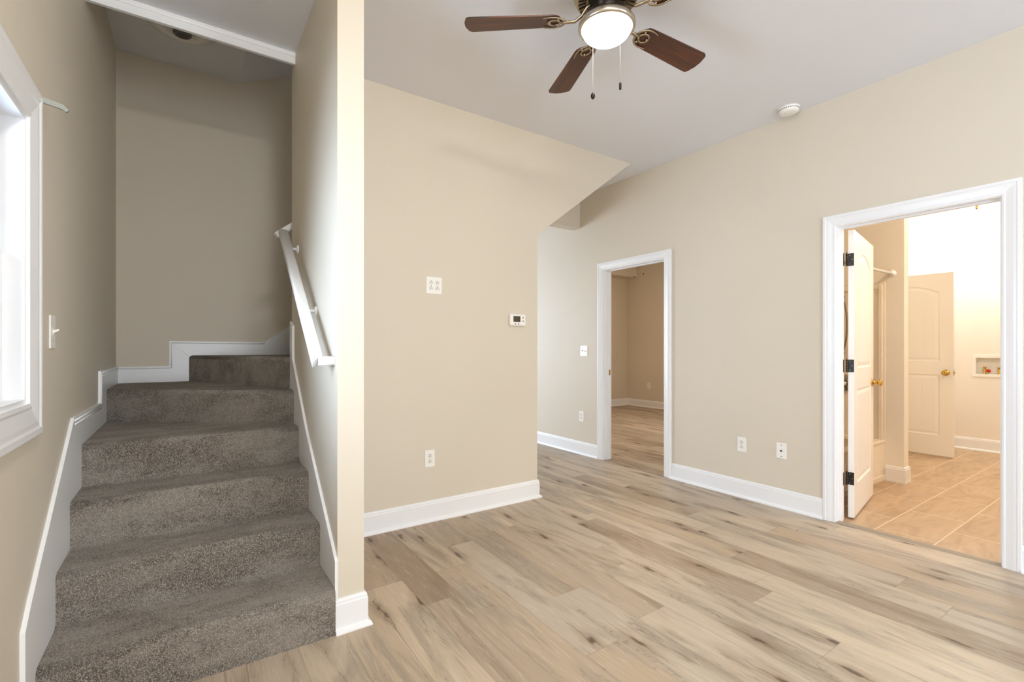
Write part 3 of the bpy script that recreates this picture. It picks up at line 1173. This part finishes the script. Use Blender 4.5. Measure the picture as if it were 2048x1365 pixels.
# thermostat
th = thing('thermostat', 'white thermostat with a dark screen on the cream wall', 'thermostat', (2.128, YT, 1.418))
mb = MB()
mb.box(-0.075, 0.075, -0.026, 0, -0.046, 0.046, 0.010, 3)
mb.build('body', 'plastic', th, local=True)
mb = MB()
mb.box(-0.046, 0.020, -0.0268, -0.0255, -0.015, 0.030, 0.0004, 1)
mb.build('screen', 'lcd', th, local=True)
for dx, dz in ((0.046, 0.018), (0.046, -0.008), (-0.028, -0.031), (0.003, -0.031)):
    mb = MB()
    mb.lathe([(0, 0), (0.0058, 0), (0.005, 0.0015), (0, 0.002)], (dx, -0.0258, dz), (0, -1, 0), 14)
    mb.build('button', 'grey', th, local=True)

# ------------------------------------------------------------------ ceiling: smoke alarm, stair fixture
sm = thing('smoke_alarm', 'round white smoke alarm on the ceiling near the long wall', 'smoke alarm', (3.575, 1.70, H))
mb = MB()
mb.lathe([(0, 0), (0.070, 0), (0.070, -0.008), (0.066, -0.012), (0.066, -0.020), (0.058, -0.034), (0.045, -0.038), (0, -0.038)], (0, 0, 0), (0, 0, 1), 44)
mb.build('housing', 'plastic', sm, local=True)
mb = MB()
for k in range(30):
    a = 2 * PI * k / 30
    mb.box(0.0655, 0.0668, -0.004, 0.004, -0.0195, -0.013)
    bmesh.ops.rotate(mb.bm, verts=mb.bm.verts[-8:], cent=(0, 0, 0), matrix=Matrix.Rotation(a, 3, 'Z'))
mb.build('vents', 'grey', sm, local=True)
mb = MB()
mb.lathe([(0, 0), (0.009, 0), (0.008, -0.002), (0, -0.0025)], (-0.022, 0.012, -0.038), (0, 0, 1), 16)
mb.build('test_button', 'offplastic', sm, local=True)

sf = thing('ceiling_fixture', 'bare round lamp holder on the shadowed ceiling over the stairs', 'lamp holder', (-0.02, 3.72, 3.27))
mb = MB()
mb.lathe([(0, 0), (0.19, 0), (0.19, -0.006), (0.165, -0.012), (0.16, -0.02), (0.125, -0.034), (0.085, -0.036), (0.08, -0.028), (0, -0.028)], (0, 0, 0), (0, 0, 1), 48)
mb.build('base', 'plastic', sf, local=True)
mb = MB()
mb.lathe([(0, -0.028), (0.05, -0.028), (0.05, -0.055), (0.044, -0.060), (0.030, -0.060), (0.027, -0.045), (0, -0.045)], (0, 0, 0), (0, 0, 1), 32)
mb.build('socket', 'grey', sf, local=True)

# ------------------------------------------------------------------ ceiling fan
FX, FY = 1.589, 1.554


def make_fan(label, loc, glass, first_angle, drop=0.0):
    f = thing('ceiling_fan', label, 'ceiling fan', loc)
    mb = MB()
    mb.lathe([(0, 0), (0.098, 0), (0.102, -0.012), (0.10, -0.03), (0.11, -0.05), (0.135, -0.066), (0.148, -0.090), (0.150, -0.112), (0.140, -0.132), (0.132, -0.138), (0.118, -0.136), (0.085, -0.128), (0, -0.126)],
             (0, 0, 0), (0, 0, 1), 56)
    mh = mb.build('motor_housing', 'bronze', f, local=True)
    mb = MB()
    for k in range(32):
        a = 2 * PI * k / 32
        c, s = math.cos(a), math.sin(a)
        n0 = len(mb.bm.verts)
        mb.box(0.092, 0.130, -0.0042, 0.0042, -0.0030, 0.004, 0.0015, 1)
        mb.bm.verts.ensure_lookup_table()
        vs = mb.bm.verts[n0:]
        bmesh.ops.rotate(mb.bm, verts=vs, cent=(0.11, 0, 0), matrix=Matrix.Rotation(R(12), 3, 'Y'))
        bmesh.ops.translate(mb.bm, verts=vs, vec=(0, 0, -0.1345))
        bmesh.ops.rotate(mb.bm, verts=vs, cent=(0, 0, 0), matrix=Matrix.Rotation(a, 3, 'Z'))
    mb.build('vent_slots', 'darkmetal', mh, local=True)
    mb = MB()
    mb.lathe([(0, -0.12), (0.083, -0.12), (0.083, -0.150), (0.07, -0.160), (0.06, -0.165), (0.052, -0.19), (0.05, -0.21), (0, -0.21)], (0, 0, 0), (0, 0, 1), 40)
    mb.build('hub', 'darkmetal', f, local=True)
    # light kit
    mb = MB()
    mb.lathe([(0.03, -0.196), (0.062, -0.196), (0.070, -0.204), (0.075, -0.215), (0.098, -0.220), (0.121, -0.232), (0.129, -0.246), (0.129, -0.258), (0.124, -0.266), (0.113, -0.268), (0.111, -0.258), (0.03, -0.255)],
             (0, 0, 0), (0, 0, 1), 56)
    mb.build('light_ring', 'nickel', f, local=True)
    mb = MB()
    pr = [(0.112, -0.262)]
    for i in range(1, 11):
        a = PI / 2 * i / 10
        pr.append((0.112 * math.cos(a), -0.262 - 0.062 * math.sin(a)))
    mb.lathe(pr[:-1] + [(0, -0.324)], (0, 0, 0), (0, 0, 1), 48)
    mb.build('glass_bowl', glass, f, local=True)
    # blades
    for k in range(5):
        a = first_angle + k * 72
        rz = Matrix.Rotation(R(a), 4, 'Z')
        pitch = Matrix.Rotation(R(-11), 4, 'X')
        bz = -0.216
        mb = MB()
        x0, x1 = 0.205, 0.652
        pts = []
        w0, w1 = 0.056, 0.068
        for i in range(9):      # root, rounded
            t_ = PI / 2 + PI * i / 8
            pts.append((x0 + 0.045 + 0.045 * math.cos(t_), w0 * math.sin(t_)))
        for i in range(7):      # tip corner, lower
            t_ = -PI / 2 + (PI / 2) * i / 6
            pts.append((x1 - 0.032 + 0.026 * math.cos(t_), -w1 + 0.026 + 0.026 * math.sin(t_)))
        for i in range(1, 4):
            yy_ = -w1 + 0.026 + (2 * w1 - 0.052) * i / 4
            pts.append((x1 - 0.006 + 0.008 * (1 - ((yy_) / w1) ** 2), yy_))
        for i in range(7):
            t_ = (PI / 2) * i / 6
            pts.append((x1 - 0.032 + 0.026 * math.cos(t_), w1 - 0.026 + 0.026 * math.sin(t_)))
        mb.prism([(x, y, -0.003) for x, y in pts], (0, 0, 0.006))
        bl = mb.build('blade', 'walnut', f, local=True)
        bl.matrix_local = Matrix.Translation((0, 0, bz)) @ rz @ pitch
        # iron: curved arm from the hub, scrolled crescent under the blade root
        mb = MB()
        mb.tube([(0.070, 0, 0.062), (0.092, 0, 0.050), (0.116, 0, 0.014), (0.145, 0, -0.006), (0.178, 0, -0.008), (0.205, 0, -0.007)], 0.0085, 10, flat=0.8)

        def scroll(sg):
            P = []
            for i in range(11):
                u_ = i / 10
                ang = PI - u_ * 2.3
                P.append((0.245 + 0.052 * math.cos(ang) + 0.012 * u_, sg * (0.010 + 0.040 * math.sin(ang) ** 1.0 if ang > PI / 2 else 0.010 + 0.040 * (0.45 + 0.55 * math.sin(ang))), -0.0075))
            mb.tube(P, 0.0062, 8, 0.003, 0.7)
            Q = [(0.205, 0, -0.0075), (0.225, sg * 0.020, -0.0075), (0.245, sg * 0.026, -0.0075), (0.262, sg * 0.016, -0.0075), (0.270, 0, -0.0075)]
            mb.tube(Q, 0.0055, 8, 0.0045, 0.7)
        scroll(1)
        scroll(-1)
        for sx, sy in ((0.222, 0.03), (0.222, -0.03), (0.262, 0)):
            mb.lathe([(0, -0.013), (0.004, -0.012), (0.0055, -0.006), (0.0055, -0.003), (0, -0.003)], (sx, sy, 0), (0, 0, 1), 10)
        ir = mb.build('blade_iron', 'bronze', f, local=True)
        ir.matrix_local = Matrix.Translation((0, 0, bz)) @ rz @ pitch
    # two pull chains on the far side of the light kit
    for (cx, cy, zb, kind) in ((0.036, 0.127, -0.515 - drop, 0), (0.130, 0.038, -0.482 - drop, 1)):
        mb = MB()
        z_ = -0.215
        mb.tube([(cx * 0.5, cy * 0.5, -0.205), (cx * 0.98, cy * 0.98, -0.207), (cx, cy, -0.225), (cx, cy, zb + 0.03)], 0.0011, 6)
        n_ = 34
        for i in range(n_):
            zz = -0.225 + (zb + 0.03 + 0.225) * i / (n_ - 1)
            bmesh.ops.create_icosphere(mb.bm, subdivisions=1, radius=0.0017, matrix=Matrix.Translation((cx, cy, zz)))
        ch = mb.build('pull_chain', 'nickel', f, local=True)
        mb = MB()
        if kind == 0:
            mb.lathe([(0, 0.014), (0.004, 0.013), (0.0085, 0.006), (0.0105, -0.003), (0.0085, -0.012), (0.004, -0.017), (0, -0.018)], (cx, cy, zb + 0.014), (0, 0, 1), 18)
        else:
            mb.lathe([(0, 0.016), (0.0055, 0.016), (0.006, 0.013), (0.0058, -0.013), (0.005, -0.015), (0, -0.015)], (cx, cy, zb + 0.014), (0, 0, 1), 16)
        mb.build('pendant', 'darkmetal', ch, local=True)
    return f


make_fan('five blade walnut ceiling fan with a lit glass bowl', (FX, FY, H), 'fanglow', -2.0)
make_fan('ceiling fan in the dim bedroom, only its pull chains showing', (5.75, 4.93, H), 'bedfill', 20.0, 0.10)

# ------------------------------------------------------------------ bathroom: tub, surround, rod, valve, hose, lamp, washer box
X0 = XR + 0.11
TY0, TY1 = 1.650, 2.406
TZ = 0.37
tub = thing('bathtub', 'white alcove bathtub behind the open bathroom door', 'bathtub', (4.5, TY0, 0))
mb = MB()
mb.box(X0, TX, TY0 + 0.012, TY0 + 0.05, 0.0, TZ - 0.02)
mb.box(X0, TX, TY0, TY0 + 0.014, 0.0, 0.05, 0.004, 2)
mb.build('apron', 'acrylic', tub)
mb = MB()
mb.box(X0, TX, TY0, TY0 + 0.075, TZ - 0.03, TZ, 0.010, 3)
mb.box(X0, TX, TY1 - 0.06, TY1, TZ - 0.03, TZ, 0.008, 2)
mb.box(X0, X0 + 0.09, TY0 + 0.075, TY1 - 0.06, TZ - 0.03, TZ)
mb.box(TX - 0.09, TX, TY0 + 0.075, TY1 - 0.06, TZ - 0.03, TZ)
mb.build('rim', 'acrylic', tub)
mb = MB()
mb.prism([(X0 + 0.05, TY0 + 0.05, TZ - 0.02), (X0 + 0.05, TY0 + 0.13, 0.06), (X0 + 0.05, TY1 - 0.13, 0.06), (X0 + 0.05, TY1 - 0.05, TZ - 0.02), (X0 + 0.05, TY1 - 0.02, TZ - 0.02), (X0 + 0.05, TY1 - 0.09, 0.02), (X0 + 0.05, TY0 + 0.09, 0.02), (X0 + 0.05, TY0 + 0.052, TZ - 0.02)],
         (TX - X0 - 0.1, 0, 0))
mb.build('basin', 'acrylic', tub)

zt = 1.80
mb = MB()
mb.box(TX - 0.010, TX - 0.002, TY0, TY1, TZ, zt, 0.003, 1)
mb.box(TX - 0.022, TX - 0.010, TY0 + 0.018, TY0 + 0.05, TZ, zt - 0.02, 0.005, 2)
mb.box(TX - 0.020, TX - 0.010, TY0 + 0.05, TY1 - 0.03, zt - 0.06, zt - 0.02, 0.005, 2)
tag(mb.build('tub_surround', 'acrylic'), 'molded white surround panel on the short wall at the tub end', 'tub surround')
mb = MB()
mb.box(X0 + 0.002, TX - 0.024, TY1 - 0.02, TY1, TZ, zt, 0.003, 1)
tag(mb.build('tub_surround', 'acrylic'), 'long white surround panel along the back of the tub', 'tub surround')

rod = thing('curtain_rod', 'white shower curtain rod over the tub', 'curtain rod', (TX, 1.60, 1.87))
mb = MB()
mb.tube([(X0 + 0.003, 1.60, 1.87), (TX - 0.003, 1.60, 1.87)], 0.0125, 16)
mb.build('rod', 'trim', rod)
for xx, ax in ((TX, -1), (X0, 1)):
    mb = MB()
    mb.lathe([(0, 0), (0.030, 0), (0.030, 0.006), (0.020, 0.014), (0.016, 0.03), (0, 0.03)], (xx, 1.60, 1.87), (ax, 0, 0), 24)
    mb.build('flange', 'trim', rod)

vx = TX - 0.010
tv = thing('shower_valve', 'round chrome shower valve seen through the hinge gap', 'valve', (vx, 1.965, 0.86))
mb = MB()
mb.lathe([(0, 0), (0.085, 0), (0.085, 0.004), (0.07, 0.012), (0.03, 0.016), (0, 0.016)], (vx, 1.965, 0.86), (-1, 0, 0), 36)
mb.build('trim_plate', 'chrome', tv)
mb = MB()
mb.lathe([(0, 0.016), (0.026, 0.016), (0.024, 0.055), (0, 0.058)], (vx, 1.965, 0.86), (-1, 0, 0), 24)
mb.box(vx - 0.055, vx - 0.035, 1.957, 1.973, 0.78, 0.86, 0.004, 2)
mb.build('lever', 'chrome', tv)
sh = thing('shower_hose', 'curved dark shower hose seen through the hinge gap', 'hose', (vx, 1.95, 1.2))
mb = MB()
pts = []
for i in range(21):
    a = -PI / 2 + PI * i / 20
    pts.append((vx - 0.045, 1.99 - 0.055 * math.cos(a) - 0.0, 1.42 + 0.27 * math.sin(a)))
mb.tube(pts, 0.008, 10)
mb.build('hose', 'hose', sh)
for zz in (1.69, 1.15):
    mb = MB()
    mb.lathe([(0, 0), (0.02, 0), (0.02, 0.006), (0.012, 0.02), (0.011, 0.05), (0, 0.05)], (vx, 1.99, zz), (-1, 0, 0), 18)
    mb.build('elbow', 'chrome', sh)

bl = thing('dome_light', 'glowing dome ceiling light with a brass finial in the bathroom', 'ceiling light', (7.10, 1.42, H))
mb = MB()
mb.lathe([(0, 0), (0.15, 0), (0.155, -0.01), (0.15, -0.028), (0, -0.028)], (0, 0, 0), (0, 0, 1), 40)
mb.build('canopy', 'trim', bl, local=True)
mb = MB()
pr = [(0.165, -0.03)]
for i in range(1, 12):
    a = PI / 2 * i / 12
    pr.append((0.165 * math.cos(a), -0.03 - 0.125 * math.sin(a)))
mb.lathe(pr + [(0, -0.155)], (0, 0, 0), (0, 0, 1), 44)
mb.build('glass_dome', 'bathglow', bl, local=True)
mb = MB()
mb.lathe([(0, -0.152), (0.022, -0.154), (0.022, -0.166), (0.009, -0.174), (0.012, -0.195), (0.009, -0.212), (0, -0.216)], (0, 0, 0), (0, 0, 1), 20)
mb.build('finial', 'brass', bl, local=True)
bl2 = copy_tree(bl)  # second dome, added out of view to brighten the bathroom
bl2.location = (4.75, 0.15, H)
bl2['label'] = 'unseen dome near the bathroom door, added to brighten the room'

dome2 = [c for c in bl2.children if c.name.startswith('glass_dome')][0]
dome2.data = dome2.data.copy()
dome2.data.materials[0] = M['bathfill']
bl3 = copy_tree(bl)  # third dome, added out of view as fill for stairs and left wall
bl3.location = (0.42, 0.20, H)
bl3['label'] = 'unseen dome by the entry, added to fill the stairs with light'
dome = [c for c in bl3.children if c.name.startswith('glass_dome')][0]
dome.data = dome.data.copy()
dome.data.materials[0] = M['entryfill']

wb = thing('washer_box', 'recessed washer hookup box in the laundry wall', 'washer box', (BX, (by0 + by1) / 2, bz0))
mb = MB()
fw = 0.028
for a in ((by0 - fw, by0 + 0.004, bz0 - fw, bz1 + fw), (by1 - 0.004, by1 + fw, bz0 - fw, bz1 + fw), (by0 + 0.004, by1 - 0.004, bz0 - fw, bz0 + 0.004), (by0 + 0.004, by1 - 0.004, bz1 - 0.004, bz1 + fw)):
    mb.box(BX - 0.007, BX, a[0], a[1], a[2], a[3])
mb.build('frame', 'plastic', wb)
mb = MB()
g = 0.004
mb.box(BX + 0.082, BX + 0.088, by0 + g, by1 - g, bz0 + g, bz1 - g)
mb.box(BX, BX + 0.082, by0 + g, by1 - g, bz0 + 0.001, bz0 + g)
mb.box(BX, BX + 0.082, by0 + g, by1 - g, bz1 - g, bz1 - 0.001)
mb.box(BX, BX + 0.082, by0 + 0.001, by0 + g, bz0 + g, bz1 - g)
mb.box(BX, BX + 0.082, by1 - g, by1 - 0.001, bz0 + g, bz1 - g)
mb.build('box', 'plastic', wb)
for y_, hm in ((by1 - 0.07, 'red'), (by1 - 0.192, 'blue')):
    mb = MB()
    zz = bz0 + 0.004
    mb.lathe([(0, 0), (0.017, 0), (0.017, 0.014), (0.012, 0.016), (0.012, 0.03), (0.018, 0.032), (0.018, 0.050), (0.012, 0.054), (0.012, 0.066), (0.016, 0.068), (0.016, 0.082), (0.008, 0.088), (0, 0.088)], (BX + 0.04, y_, zz), (0, 0, 1), 18)
    mb.tube([(BX + 0.04, y_, zz + 0.041), (BX + 0.012, y_ - 0.012, zz + 0.041)], 0.006, 10)
    v = mb.build('valve', 'brass', wb)
    mb = MB()
    mb.lathe([(0, 0), (0.012, 0), (0.020, 0.004), (0.020, 0.012), (0.012, 0.016), (0, 0.016)], (BX + 0.022, y_ - 0.036, zz + 0.038), (-1, -0.3, 0), 10)
    mb.build('valve_handle', hm, v)
